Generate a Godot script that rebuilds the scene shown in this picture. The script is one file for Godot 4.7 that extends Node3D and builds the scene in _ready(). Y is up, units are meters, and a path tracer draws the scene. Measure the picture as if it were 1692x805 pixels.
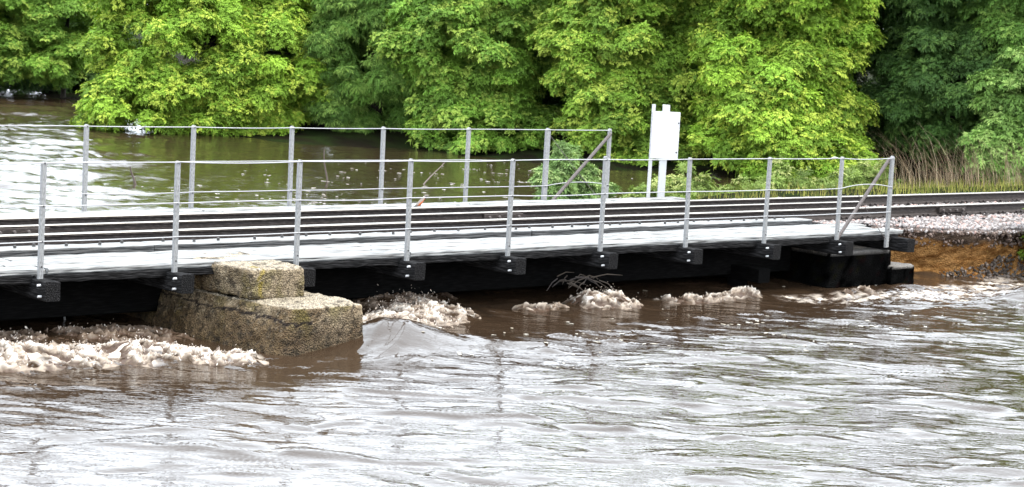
extends Node3D
# A flooded river running under a low timber railway bridge. x runs along the track, z across it (towards the viewer's bank), y up; rail tops are at y = 0.

const NEAR_POST := 1.655
const FAR_POST := -3.32
const TRACK := -0.835
const DECK := -0.14

var used := {}
var M := {}
var rng := RandomNumberGenerator.new()
var n_a := FastNoiseLite.new()
var n_b := FastNoiseLite.new()
var n_c := FastNoiseLite.new()
var n_d := FastNoiseLite.new()
var n_r := FastNoiseLite.new()

# ------------------------------------------------------------------ naming and tagging
func numbered(called: String) -> String:
	if not used.has(called):
		used[called] = 0
		return called
	used[called] += 1
	return "%s_%03d" % [called, used[called]]

func tag(o: Node, label: String, category := "", group := "", kind := "") -> Node:
	if label: o.set_meta("label", label)
	if category: o.set_meta("category", category)
	if group: o.set_meta("group", group)
	if kind: o.set_meta("kind", kind)
	return o

func thing(called: String, label: String, category: String, at := Vector3.ZERO, turn := 0.0, group := "") -> Node3D:
	var o := Node3D.new()
	o.name = numbered(called)
	o.position = at
	o.rotation.y = turn
	add_child(o)
	tag(o, label, category, group)
	return o

func part(called: String, mesh: Mesh, mat: Material, parent: Node, at := Vector3.ZERO, basis := Basis()) -> MeshInstance3D:
	var o := MeshInstance3D.new()
	o.mesh = mesh
	if mat: o.material_override = mat
	o.transform = Transform3D(basis, at)
	o.cast_shadow = GeometryInstance3D.SHADOW_CASTING_SETTING_ON
	if parent == self:
		o.name = numbered(called)
		add_child(o)
	else:
		var k := 0
		var nm := called
		while parent.has_node(nm):
			k += 1
			nm = "%s_%03d" % [called, k]
		o.name = nm
		parent.add_child(o, true)
	return o

func many(called: String, mesh: Mesh, mat: Material, places: Array, colors: Array, parent: Node) -> MultiMeshInstance3D:
	var mm := MultiMesh.new()
	mm.transform_format = MultiMesh.TRANSFORM_3D
	mm.use_colors = colors.size() > 0
	mm.mesh = mesh
	mm.instance_count = places.size()
	for i in places.size():
		mm.set_instance_transform(i, places[i])
		if colors.size() > 0: mm.set_instance_color(i, colors[i])
	var o := MultiMeshInstance3D.new()
	o.multimesh = mm
	o.material_override = mat
	o.cast_shadow = GeometryInstance3D.SHADOW_CASTING_SETTING_ON
	if parent == self:
		o.name = numbered(called)
		add_child(o)
	else:
		var k := 0
		var nm := called
		while parent.has_node(nm):
			k += 1
			nm = "%s_%03d" % [called, k]
		o.name = nm
		parent.add_child(o, true)
	o.set_meta("kind", "stuff")
	return o

# ------------------------------------------------------------------ mesh helpers
func lin(r: float, g: float, b: float) -> Color:
	return Color(r, g, b).linear_to_srgb()

func array_mesh(v: PackedVector3Array, idx: PackedInt32Array, nor := PackedVector3Array(), col := PackedColorArray(), uv := PackedVector2Array()) -> ArrayMesh:
	var a := []
	a.resize(Mesh.ARRAY_MAX)
	a[Mesh.ARRAY_VERTEX] = v
	if nor.size(): a[Mesh.ARRAY_NORMAL] = nor
	if col.size(): a[Mesh.ARRAY_COLOR] = col
	if uv.size(): a[Mesh.ARRAY_TEX_UV] = uv
	a[Mesh.ARRAY_INDEX] = idx
	var m := ArrayMesh.new()
	m.add_surface_from_arrays(Mesh.PRIMITIVE_TRIANGLES, a)
	return m

# a sawn timber, long axis x, with worn, chamfered and slightly wandering edges
func timber(l: float, h: float, w: float, bev: float, jit: float, sd: int, step := 0.16, sides := -1.0) -> ArrayMesh:
	var r := RandomNumberGenerator.new()
	r.seed = sd
	var n: int = maxi(2, int(l / step) + 1)
	var sec := [Vector2(-w/2+bev, h/2), Vector2(w/2-bev, h/2), Vector2(w/2, h/2-bev), Vector2(w/2, -h/2+bev), Vector2(w/2-bev, -h/2), Vector2(-w/2+bev, -h/2), Vector2(-w/2, -h/2+bev), Vector2(-w/2, h/2-bev)]
	var v := PackedVector3Array()
	var ix := PackedInt32Array()
	var col := PackedColorArray()
	for i in n:
		var x := -l / 2 + l * i / (n - 1)
		var dy := r.randf_range(-jit, jit) * 0.6
		var dz := r.randf_range(-jit, jit) * 0.6
		for s in sec:
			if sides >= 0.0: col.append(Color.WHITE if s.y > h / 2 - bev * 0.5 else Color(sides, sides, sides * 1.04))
			v.append(Vector3(x + (r.randf_range(-jit, jit) * 2.0 if i == 0 or i == n - 1 else 0.0), s.y + dy + r.randf_range(-jit, jit), s.x + dz + r.randf_range(-jit, jit)))
	for i in n - 1:
		for k in 8:
			var a := i * 8 + k
			var b := i * 8 + (k + 1) % 8
			ix.append_array([a, b, a + 8, b, b + 8, a + 8])
	for k in 6:
		ix.append_array([0, k + 2, k + 1])
		var e := (n - 1) * 8
		ix.append_array([e, e + k + 1, e + k + 2])
	return array_mesh(v, ix, PackedVector3Array(), col)

# outline in the x-y plane extruded along z with a small chamfer
func slab(outline: PackedVector2Array, depth: float, ch: float) -> ArrayMesh:
	var v := PackedVector3Array()
	var ix := PackedInt32Array()
	var n := outline.size()
	var inner: PackedVector2Array = outline
	var off := Geometry2D.offset_polygon(outline, -ch, Geometry2D.JOIN_MITER)
	if off.size() == 1 and off[0].size() == n:
		inner = PackedVector2Array()
		for p in outline:
			var best: Vector2 = off[0][0]
			for q in off[0]:
				if p.distance_squared_to(q) < p.distance_squared_to(best): best = q
			inner.append(best)
	for ring in [[inner, depth / 2], [outline, depth / 2 - ch], [outline, -depth / 2 + ch], [inner, -depth / 2]]:
		for p in ring[0]: v.append(Vector3(p.x, p.y, ring[1]))
	for k in 3:
		for i in n:
			var a: int = k * n + i
			var b: int = k * n + (i + 1) % n
			ix.append_array([a, a + n, b, b, a + n, b + n])
	var tri := Geometry2D.triangulate_polygon(inner)
	for i in range(0, tri.size(), 3):
		ix.append_array([tri[i], tri[i + 1], tri[i + 2]])
		ix.append_array([3 * n + tri[i], 3 * n + tri[i + 2], 3 * n + tri[i + 1]])
	return array_mesh(v, ix)

func tube(pts: Array, radii: Array, sides := 6, cap := true) -> ArrayMesh:
	var v := PackedVector3Array()
	var nr := PackedVector3Array()
	var ix := PackedInt32Array()
	var n := pts.size()
	var side := Vector3.RIGHT
	for i in n:
		var d: Vector3 = (pts[mini(i + 1, n - 1)] - pts[maxi(i - 1, 0)]).normalized()
		if i == 0:
			side = d.cross(Vector3.UP if absf(d.y) < 0.9 else Vector3.RIGHT).normalized()
		else:
			side = (side - d * side.dot(d)).normalized()
		var up := side.cross(d)
		for k in sides:
			var a := TAU * k / sides
			var o := side * cos(a) + up * sin(a)
			v.append(pts[i] + o * radii[i])
			nr.append(o)
	for i in n - 1:
		for k in sides:
			var a := i * sides + k
			var b := i * sides + (k + 1) % sides
			ix.append_array([a, b, a + sides, b, b + sides, a + sides])
	if cap:
		for k in sides - 2:
			ix.append_array([0, k + 2, k + 1])
			var e := (n - 1) * sides
			ix.append_array([e, e + k + 1, e + k + 2])
	return array_mesh(v, ix, nr)

# rounded block with a broken, weathered surface; paint(position, normal) gives its real base colour
func rough_block(lo: Vector3, hi: Vector3, rad: float, res: float, rough: float, paint: Callable, shear = null) -> ArrayMesh:
	var st := SurfaceTool.new()
	st.begin(Mesh.PRIMITIVE_TRIANGLES)
	st.set_smooth_group(0)
	var c := (lo + hi) / 2
	var s := hi - lo
	for ax in 3:
		var u := (ax + 1) % 3
		var w := (ax + 2) % 3
		var nu: int = maxi(2, int(s[u] / res))
		var nw: int = maxi(2, int(s[w] / res))
		for sg in [-1, 1]:
			var g := []
			for i in nu + 1:
				for j in nw + 1:
					var p := c
					p[ax] += sg * s[ax] / 2
					p[u] = lo[u] + s[u] * i / nu
					p[w] = lo[w] + s[w] * j / nw
					var q := Vector3(clampf(p.x, lo.x + rad, hi.x - rad), clampf(p.y, lo.y + rad, hi.y - rad), clampf(p.z, lo.z + rad, hi.z - rad))
					var d := (p - q).normalized()
					var o := q + d * rad
					o += d * rough * (n_a.get_noise_3dv(o * 3.0) * 1.6 + n_b.get_noise_3dv(o * 14.0) * 0.9 + n_b.get_noise_3dv(o * 40.0) * 0.55)
					if shear != null: o = shear.call(o)
					g.append([o, paint.call(o, d)])
			for i in nu:
				for j in nw:
					var a: Array = g[i * (nw + 1) + j]
					var b: Array = g[(i + 1) * (nw + 1) + j]
					var e: Array = g[(i + 1) * (nw + 1) + j + 1]
					var f: Array = g[i * (nw + 1) + j + 1]
					for t in ([a, e, b, a, f, e] if sg > 0 else [a, b, e, a, e, f]):
						st.set_color(t[1])
						st.add_vertex(t[0])
	st.index()
	st.generate_normals()
	return st.commit()

func lump(sd: int, rough: float, flat_: float, sub := 1) -> ArrayMesh:
	var t := (1.0 + sqrt(5.0)) / 2.0
	var v := [Vector3(-1, t, 0), Vector3(1, t, 0), Vector3(-1, -t, 0), Vector3(1, -t, 0), Vector3(0, -1, t), Vector3(0, 1, t), Vector3(0, -1, -t), Vector3(0, 1, -t), Vector3(t, 0, -1), Vector3(t, 0, 1), Vector3(-t, 0, -1), Vector3(-t, 0, 1)]
	var f := [0, 11, 5, 0, 5, 1, 0, 1, 7, 0, 7, 10, 0, 10, 11, 1, 5, 9, 5, 11, 4, 11, 10, 2, 10, 7, 6, 7, 1, 8, 3, 9, 4, 3, 4, 2, 3, 2, 6, 3, 6, 8, 3, 8, 9, 4, 9, 5, 2, 4, 11, 6, 2, 10, 8, 6, 7, 9, 8, 1]
	for i in v.size(): v[i] = v[i].normalized()
	for s in sub:
		var nf := []
		var mid := {}
		for i in range(0, f.size(), 3):
			var m := []
			for k in 3:
				var a: int = f[i + k]
				var b: int = f[i + (k + 1) % 3]
				var key := Vector2i(mini(a, b), maxi(a, b))
				if not mid.has(key):
					mid[key] = v.size()
					v.append(((v[a] + v[b]) / 2).normalized())
				m.append(mid[key])
			nf.append_array([f[i], m[0], m[2], f[i + 1], m[1], m[0], f[i + 2], m[2], m[1], m[0], m[1], m[2]])
		f = nf
	var r := RandomNumberGenerator.new()
	r.seed = sd
	var o := PackedVector3Array()
	for p in v:
		var q: Vector3 = p * (1.0 + r.randf_range(-rough, rough))
		o.append(Vector3(q.x, q.y * flat_, q.z))
	return array_mesh(o, PackedInt32Array(f))

func noise_tex(freq: float, ramp: Array, size := 512, normal := false, kind := FastNoiseLite.TYPE_SIMPLEX_SMOOTH, oct := 5) -> NoiseTexture2D:
	var n := FastNoiseLite.new()
	n.noise_type = kind
	n.frequency = freq
	n.fractal_octaves = oct
	n.seed = int(freq * 10000.0) + ramp.size() + size
	var t := NoiseTexture2D.new()
	t.width = size
	t.height = size
	t.seamless = true
	t.noise = n
	t.as_normal_map = normal
	if ramp.size():
		var g := Gradient.new()
		g.offsets = PackedFloat32Array()
		g.colors = PackedColorArray()
		var offs := PackedFloat32Array()
		var cols := PackedColorArray()
		for e in ramp:
			offs.append(e[0])
			cols.append(e[1])
		g.offsets = offs
		g.colors = cols
		t.color_ramp = g
	return t

# fine ripples: sharp little crests that come and go in patches
func ripple_tex() -> ImageTexture:
	var im := []
	for k in [[0.016, 3, 3], [0.03, 4, 2], [0.006, 5, 2]]:
		var n := FastNoiseLite.new()
		n.noise_type = FastNoiseLite.TYPE_SIMPLEX_SMOOTH
		n.frequency = k[0]
		n.seed = k[1]
		n.fractal_octaves = k[2]
		if k[1] == 4: n.fractal_type = FastNoiseLite.FRACTAL_RIDGED
		im.append(n.get_seamless_image(1024, 1024).get_data())
	var a: PackedByteArray = im[0]
	var b: PackedByteArray = im[1]
	var c: PackedByteArray = im[2]
	var o := PackedByteArray()
	o.resize(a.size())
	for i in a.size():
		var m := clampf((c[i] - 95) / 90.0, 0.1, 1.0)
		o[i] = clampi(int(128.0 + (a[i] - 128) * 0.55 + (b[i] - 110) * 0.5 * m), 0, 255)
	return ImageTexture.create_from_image(Image.create_from_data(1024, 1024, false, Image.FORMAT_L8, o))

func mat(albedo: Color, rough: float, spec := 0.5, metal := 0.0) -> StandardMaterial3D:
	var m := StandardMaterial3D.new()
	m.albedo_color = albedo
	m.roughness = rough
	m.metallic_specular = spec
	m.metallic = metal
	return m

func tri(m: StandardMaterial3D, scale: Vector3, world := false) -> StandardMaterial3D:
	m.uv1_triplanar = true
	m.uv1_world_triplanar = world
	m.uv1_scale = scale
	return m

func materials() -> void:
	var grey := func(x: float) -> Color: return lin(x, x, x)
	var grain_h := noise_tex(0.02, [], 512, false, FastNoiseLite.TYPE_SIMPLEX_SMOOTH, 6)
	# weathered grey deck boards: pale sun-bleached fibres, dark checks along the grain
	var m := tri(mat(Color.WHITE, 0.5, 0.35), Vector3(0.13, 3.2, 3.2))
	m.albedo_texture = noise_tex(0.018, [[0.0, lin(.015, .015, .014)], [0.27, lin(.03, .029, .027)], [0.34, lin(.14, .138, .134)], [0.55, lin(.25, .25, .245)], [1.0, lin(.36, .36, .355)]])
	m.heightmap_enabled = true; m.heightmap_texture = grain_h; m.heightmap_scale = 1.2
	M.deck = m
	# creosoted timber
	m = tri(mat(Color.WHITE, 0.85, 0.16), Vector3(0.4, 5, 5))
	m.albedo_texture = noise_tex(0.02, [[0.0, lin(.003, .003, .003)], [0.4, lin(.008, .0078, .008)], [0.6, lin(.017, .0165, .017)], [1.0, lin(.05, .048, .048)]])
	m.heightmap_enabled = true; m.heightmap_texture = grain_h; m.heightmap_scale = 1.6
	M.dark = m
	m = tri(mat(Color.WHITE, 1.0, 0.1), Vector3(0.4, 4, 4))
	m.albedo_texture = noise_tex(0.021, [[0.0, lin(.002, .002, .002)], [0.6, lin(.005, .005, .005)], [1.0, lin(.011, .011, .011)]])
	M.black = m
	# worn guard timber, bleached on top with the wet sheen painted in, sides darker
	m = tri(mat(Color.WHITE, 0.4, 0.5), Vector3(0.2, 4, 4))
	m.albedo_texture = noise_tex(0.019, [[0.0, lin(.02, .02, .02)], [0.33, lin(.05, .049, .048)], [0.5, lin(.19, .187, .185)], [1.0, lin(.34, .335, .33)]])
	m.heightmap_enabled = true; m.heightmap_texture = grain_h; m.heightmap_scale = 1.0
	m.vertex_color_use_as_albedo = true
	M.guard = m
	# rails
	m = tri(mat(Color.WHITE, 0.7, 0.4), Vector3(0.7, 3, 3))
	m.albedo_texture = noise_tex(0.024, [[0.0, lin(.012, .009, .008)], [0.5, lin(.025, .018, .0155)], [0.72, lin(.04, .031, .028)], [1.0, lin(.08, .07, .066)]])
	M.rust = m
	m = tri(mat(Color.WHITE, 0.38, 0.5, 0.55), Vector3(0.25, 9, 9))
	m.albedo_texture = noise_tex(0.02, [[0.0, lin(.22, .20, .18)], [0.5, lin(.36, .34, .31)], [1.0, lin(.5, .48, .45)]])
	M.rail_head = m
	# galvanised and painted steel of the handrails
	m = tri(mat(Color.WHITE, 0.55, 0.45, 0.0), Vector3(6, 1.2, 6))
	m.albedo_texture = noise_tex(0.03, [[0.0, lin(.07, .07, .07)], [0.35, lin(.165, .165, .165)], [0.6, lin(.22, .22, .22)], [1.0, lin(.30, .30, .30)]])
	m.heightmap_enabled = true; m.heightmap_texture = grain_h; m.heightmap_scale = 0.15
	M.post = m
	M.wire = mat(lin(.36, .36, .37), 0.4, 0.5, 0.3)
	M.bolt = mat(lin(.03, .028, .027), 0.6)
	M.zinc = mat(lin(.55, .55, .56), 0.4, 0.5, 0.2)
	m = tri(mat(Color.WHITE, 0.6, 0.4), Vector3(3, 3, 3))
	m.albedo_texture = noise_tex(0.03, [[0.0, lin(.04, .033, .03)], [0.5, lin(.085, .07, .066)], [1.0, lin(.19, .175, .17)]])
	M.brace = m
	M.sign = mat(lin(.46, .46, .46), 0.5)
	M.sign_post = mat(lin(.40, .40, .40), 0.6)
	# exposed-aggregate concrete and stone, coloured per vertex and speckled with pebbles
	m = tri(mat(Color.WHITE, 0.8, 0.35), Vector3(0.95, 0.95, 0.95))
	m.vertex_color_use_as_albedo = true
	m.albedo_texture = noise_tex(0.085, [[0.0, grey.call(.3)], [0.36, grey.call(.45)], [0.46, grey.call(.7)], [0.56, grey.call(.75)], [0.64, grey.call(1.0)], [1.0, grey.call(1.0)]], 512, false, FastNoiseLite.TYPE_SIMPLEX_SMOOTH, 4)
	m.heightmap_enabled = true
	m.heightmap_texture = noise_tex(0.08, [], 512, false, FastNoiseLite.TYPE_SIMPLEX_SMOOTH, 4)
	m.heightmap_scale = 5.0
	M.stone = m
	M.tar = m.duplicate()
	M.tar.metallic_specular = 0.08
	M.tar.roughness = 1.0
	m = tri(mat(Color.WHITE, 1.0, 0.12), Vector3(1.5, 1.5, 1.5))
	m.vertex_color_use_as_albedo = true
	m.albedo_texture = noise_tex(0.05, [[0.0, grey.call(.35)], [0.5, grey.call(.75)], [1.0, grey.call(1.0)]], 512, false, FastNoiseLite.TYPE_SIMPLEX_SMOOTH, 5)
	m.heightmap_enabled = true
	m.heightmap_texture = noise_tex(0.045, [], 512, false, FastNoiseLite.TYPE_SIMPLEX_SMOOTH, 6)
	m.heightmap_scale = 6.0
	m.metallic_specular = 0.12
	M.soil = m
	m = mat(Color.WHITE, 0.55, 0.4)
	m.vertex_color_use_as_albedo = true
	M.stones = m
	# muddy flood water
	m = mat(Color.WHITE, 0.05, 0.45)
	m.vertex_color_use_as_albedo = true
	m.heightmap_enabled = true
	m.heightmap_texture = ripple_tex()
	m.heightmap_scale = 0.42
	M.water = m
	m = mat(Color.WHITE, 0.45, 0.35)
	m.vertex_color_use_as_albedo = true
	m.subsurf_scatter_enabled = false
	M.foam = m
	# foliage
	for k in [["leaf", 0.6, Color(.5, .55, .18)], ["leaf_dark", 0.6, Color(.28, .36, .14)]]:
		m = mat(Color.WHITE, k[1], 0.35)
		m.vertex_color_use_as_albedo = true
		m.backlight_enabled = true
		m.backlight = k[2]
		m.cull_mode = BaseMaterial3D.CULL_DISABLED
		M[k[0]] = m
	m = tri(mat(Color.WHITE, 0.9, 0.3), Vector3(3, 1, 3))
	m.albedo_texture = noise_tex(0.03, [[0.0, lin(.012, .010, .008)], [1.0, lin(.06, .05, .04)]])
	M.bark = m
	m = mat(Color.WHITE, 0.8, 0.3)
	m.vertex_color_use_as_albedo = true
	m.cull_mode = BaseMaterial3D.CULL_DISABLED
	M.grass = m
	m = mat(Color.WHITE, 0.7, 0.3)
	m.vertex_color_use_as_albedo = true
	M.bird = m
	M.wood = tri(mat(lin(.09, .07, .055), 0.7), Vector3.ONE)

# ------------------------------------------------------------------ the river
# splashing heaps: from x, z to x, z, radius, height
const HEAPS := [
	[-13.2, 1.7, -8.4, 2.0, 0.50, 0.11, 1.0], [-8.4, 2.0, -7.1, 2.25, 0.45, 0.12, 0.95], [-7.1, 2.25, -6.15, 2.75, 0.30, 0.09, 0.85],
	[-13.2, 0.8, -6.5, 1.3, 0.60, 0.10, 0.22],  # low whiteness: shade under the bridge put into the foam colour
	[-3.6, 1.85, -2.45, 1.35, 0.52, 0.20, 0.8], [-2.9, 0.8, -1.9, 0.3, 0.5, 0.2, 0.25],  # second heap dulled too, with the under-bridge shade painted in
	[0.05, 1.4, 0.45, 1.45, 0.34, 0.19, 0.85], [-1.0, 1.3, 0.0, 1.35, 0.16, 0.05, 0.6],
	[1.4, 1.4, 2.8, 1.6, 0.17, 0.045, 0.7], [2.7, 1.5, 2.95, 1.5, 0.22, 0.11, 0.8],
	[4.75, 1.8, 5.05, 1.85, 0.2, 0.08, 0.4],
]
const CHOP := [[5.6, 2.4, 9.0, 2.1, 0.9], [3.6, 2.0, 5.6, 2.3, 0.6]]

func along(x: float, z: float, s: Array) -> float:
	var a := Vector2(s[0], s[1])
	var b := Vector2(s[2], s[3])
	var p := Vector2(x, z)
	var t := clampf((p - a).dot(b - a) / maxf((b - a).length_squared(), 1e-6), 0, 1)
	return p.distance_to(a + (b - a) * t)

func foam_at(x: float, z: float) -> float:
	var f := 0.0
	if z > -3.0 and z < 5.0 and x < 10.0 and x > -15.0:
		for s in HEAPS:
			var d: float = along(x, z, s) / s[4]
			if d < 1.6: f = maxf(f, s[6] * clampf(1.35 - d, 0.0, 1.0))
		for s in CHOP:
			var d: float = along(x, z, s) / s[4]
			if d < 1.4: f = maxf(f, 0.6 * clampf(1.3 - d, 0.0, 1.0))
	return f

func calm_at(x: float, z: float) -> float:
	# the slick tongue just below the openings, where the surface is drawn smooth
	var c := 0.0
	for s in [[-2.2, 2.7, 3.2, 2.9, 1.0], [-7.5, 3.4, -5.8, 3.7, 0.7], [-2.2, 3.5, 2.0, 3.7, 1.0], [2.0, 3.6, 8.5, 5.2, 1.5], [-7.6, 3.6, -5.6, 4.0, 0.7]]:
		c = maxf(c, clampf(1.3 - along(x, z, s) / s[4], 0, 1))
	if c > 0.0 and z > 2.6: c *= smoothstep(0.22, -0.02, n_a.get_noise_2d(x * 0.9 + z * 0.7, (z - x) * 2.6 + 60.0))
	return c

func level(x: float, z: float) -> float:
	# upstream the flood stands higher and drops through the bridge
	var y := lerpf(-0.82, -0.97, smoothstep(-3.0, 2.0, z))
	if z > -4.0 and z < 7.0 and x < 12.0:
		y += 0.27 * exp(-Vector2((x + 4.1) / 0.75, (z - 2.6) / 0.5).length_squared())
		y += 0.06 * exp(-Vector2((x + 3.0) / 1.0, (z - 3.2) / 0.4).length_squared())
		y += 0.16 * exp(-Vector2((x - 7.4) / 0.7, (z - 3.1) / 0.35).length_squared())
		y -= 0.04 * exp(-Vector2((x + 6.2) / 0.8, (z - 3.2) / 0.5).length_squared())
		for s in HEAPS:
			var d: float = along(x, z, s) / s[4]
			if d < 2.0: y += s[5] * exp(-d * d * 1.6) * 0.8
	return y

func water_at(x: float, z: float) -> float:
	var y := level(x, z)
	# u runs across the line of sight, w along the flow; crests are long in u
	var u := x * 0.75 + z * 0.66
	var w := -x * 0.66 + z * 0.75
	var wu := u + 0.8 * n_a.get_noise_2d(x * 0.7, z * 0.7)
	var ww := w + 0.55 * n_a.get_noise_2d(x * 0.7 + 40.0, z * 0.7)
	var far := 0.0
	var slack := 0.0
	if z < -2.0:
		# the main current keeps to the left; the water along the wooded bank lies slack
		slack = smoothstep(-1.5, 2.0, (x - 1.2) * 0.866 + (z + 11.9) * 0.5) * smoothstep(-7.5, -10.0, z)
		far = smoothstep(-2.0, -6.0, z) * (1.0 - slack)
	var amp := lerpf(0.06 + 1.55 * smoothstep(-0.22, 0.22, n_a.get_noise_2d(u * 0.75 + 9.0, w * 1.5) + 0.35 * n_b.get_noise_2d(u * 1.5, w * 4.0)), 1.2, far) * (1.0 - 0.65 * slack)
	amp *= 1.0 - 0.88 * calm_at(x, z)
	if z > 0.0 and z < 5.0 and absf(x + 4.3) < 2.5:
		# water drawn round the nose of the pier is combed into curved strands
		var g := exp(-Vector2((x + 4.4) / 0.9, (z - 3.0) / 0.7).length_squared())
		var rr := Vector2(x + 5.4, z - 1.6).length()
		y += g * 0.02 * n_c.get_noise_2d(rr * 9.0, atan2(z - 1.6, x + 5.4) * 1.5)
		amp += g * 0.5
	y += amp * (0.035 * n_a.get_noise_2d(wu * 0.5, ww * 1.3) + 0.016 * n_b.get_noise_2d(wu * 0.7, ww * 2.8) + 0.0115 * n_c.get_noise_2d(wu * 1.5, ww * 5.6))
	if far > 0.0: y += far * (0.085 * n_b.get_noise_2d(u * 0.35, w * 1.0 + 20.0) + 0.048 * n_c.get_noise_2d(u * 0.7, w * 1.9))
	var f := foam_at(x, z)
	if f > 0.02:
		var r := 1.0 - absf(n_b.get_noise_2d(x * 4.0, z * 4.0)) * 2.0
		var r2 := 1.0 - absf(n_c.get_noise_2d(x * 9.0, z * 9.0)) * 2.0
		y += f * (0.05 * r + 0.03 * r2 - 0.07)
	return y

func lines(lo: float, f0: float, f1: float, hi: float, step: float, grow: float, most: float) -> PackedFloat32Array:
	var a := PackedFloat32Array()
	var down := []
	var s := step
	var p := f0
	while p > lo:
		s = minf(s * grow, most) if p > lo * 0.7 or absf(p) < 90.0 else s * 1.3
		p -= s
		down.append(p)
	down.reverse()
	for q in down: a.append(q)
	p = f0
	while p < f1:
		a.append(p)
		p += step
	s = step
	while p < hi:
		a.append(p)
		s = minf(s * grow, most) if absf(p) < 90.0 else s * 1.3
		p += s
	a.append(p)
	return a

func river() -> void:
	var xs := lines(-260, -11.0, 9.0, 300, 0.04, 1.06, 0.35)
	var zs := lines(-320, -0.6, 10.6, 14.5, 0.036, 1.035, 0.3)
	var nx := xs.size()
	var nz := zs.size()
	var hs := PackedFloat32Array()
	hs.resize(nx * nz)
	for j in nz:
		for i in nx:
			hs[j * nx + i] = water_at(xs[i], zs[j])
	var v := PackedVector3Array()
	var nr := PackedVector3Array()
	var col := PackedColorArray()
	var uv := PackedVector2Array()
	v.resize(nx * nz); nr.resize(nx * nz); col.resize(nx * nz); uv.resize(nx * nz)
	var mud := Color(.034, .0205, .013)
	var white := Color(.48, .42, .36)
	for j in nz:
		for i in nx:
			var k := j * nx + i
			var i0 := maxi(i - 1, 0)
			var i1 := mini(i + 1, nx - 1)
			var j0 := maxi(j - 1, 0)
			var j1 := mini(j + 1, nz - 1)
			v[k] = Vector3(xs[i], hs[k], zs[j])
			nr[k] = Vector3(-(hs[j * nx + i1] - hs[j * nx + i0]) / (xs[i1] - xs[i0]), 1.0, -(hs[j1 * nx + i] - hs[j0 * nx + i]) / (zs[j1] - zs[j0])).normalized()
			var f := foam_at(xs[i], zs[j])
			if f > 0.0:
				f = smoothstep(0.25, 0.75, f * (0.75 + 0.7 * n_c.get_noise_2d(xs[i] * 5.0, zs[j] * 5.0) + 0.5 * n_b.get_noise_2d(xs[i] * 6.0 + 9.0, zs[j] * 6.0)))
			var c := mud.lerp(white, f)
			col[k] = c
			var u := xs[i] * 0.75 + zs[j] * 0.66
			var w := -xs[i] * 0.66 + zs[j] * 0.75
			uv[k] = Vector2(u * 0.28, w * 0.8)
	var ix := PackedInt32Array()
	ix.resize((nx - 1) * (nz - 1) * 6)
	var q := 0
	for j in nz - 1:
		for i in nx - 1:
			var a := j * nx + i
			ix[q] = a; ix[q + 1] = a + 1; ix[q + 2] = a + nx
			ix[q + 3] = a + 1; ix[q + 4] = a + nx + 1; ix[q + 5] = a + nx
			q += 6
	var o := part("river", array_mesh(v, ix, nr, col, uv), M.water, self)
	tag(o, "brown flood water rushing under and past the railway bridge", "", "", "structure")

# how far into the splashing a point is (0 outside) and how white the froth is there
func heap_at(x: float, z: float) -> Vector2:
	var best := 0.0
	var white := 0.0
	for s in HEAPS:
		var d: float = along(x, z, s) / s[4]
		var e := clampf(1.45 - d, 0.0, 1.0)
		if e > best: best = e
		white = maxf(white, s[6] * clampf(1.5 - d, 0.0, 1.0))
	return Vector2(best, white)

func froth_height(x: float, z: float) -> float:
	var wx := x + 0.05 * n_b.get_noise_2d(x * 5.0, z * 5.0 + 30.0)
	var wz := z + 0.08 * n_b.get_noise_2d(x * 5.0 + 60.0, z * 5.0)
	var a := 1.0 - absf(n_d.get_noise_2d(wx * 3.2, wz * 3.2)) * 2.2
	var b := 1.0 - absf(n_b.get_noise_2d(wx * 9.0, wz * 9.0)) * 2.2
	var c := 1.0 - absf(n_c.get_noise_2d(wx * 22.0, wz * 22.0)) * 2.0
	return maxf(a, 0.0) * 0.62 + maxf(a, 0.2) * b * b * 0.34 + b * c * 0.12

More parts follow.
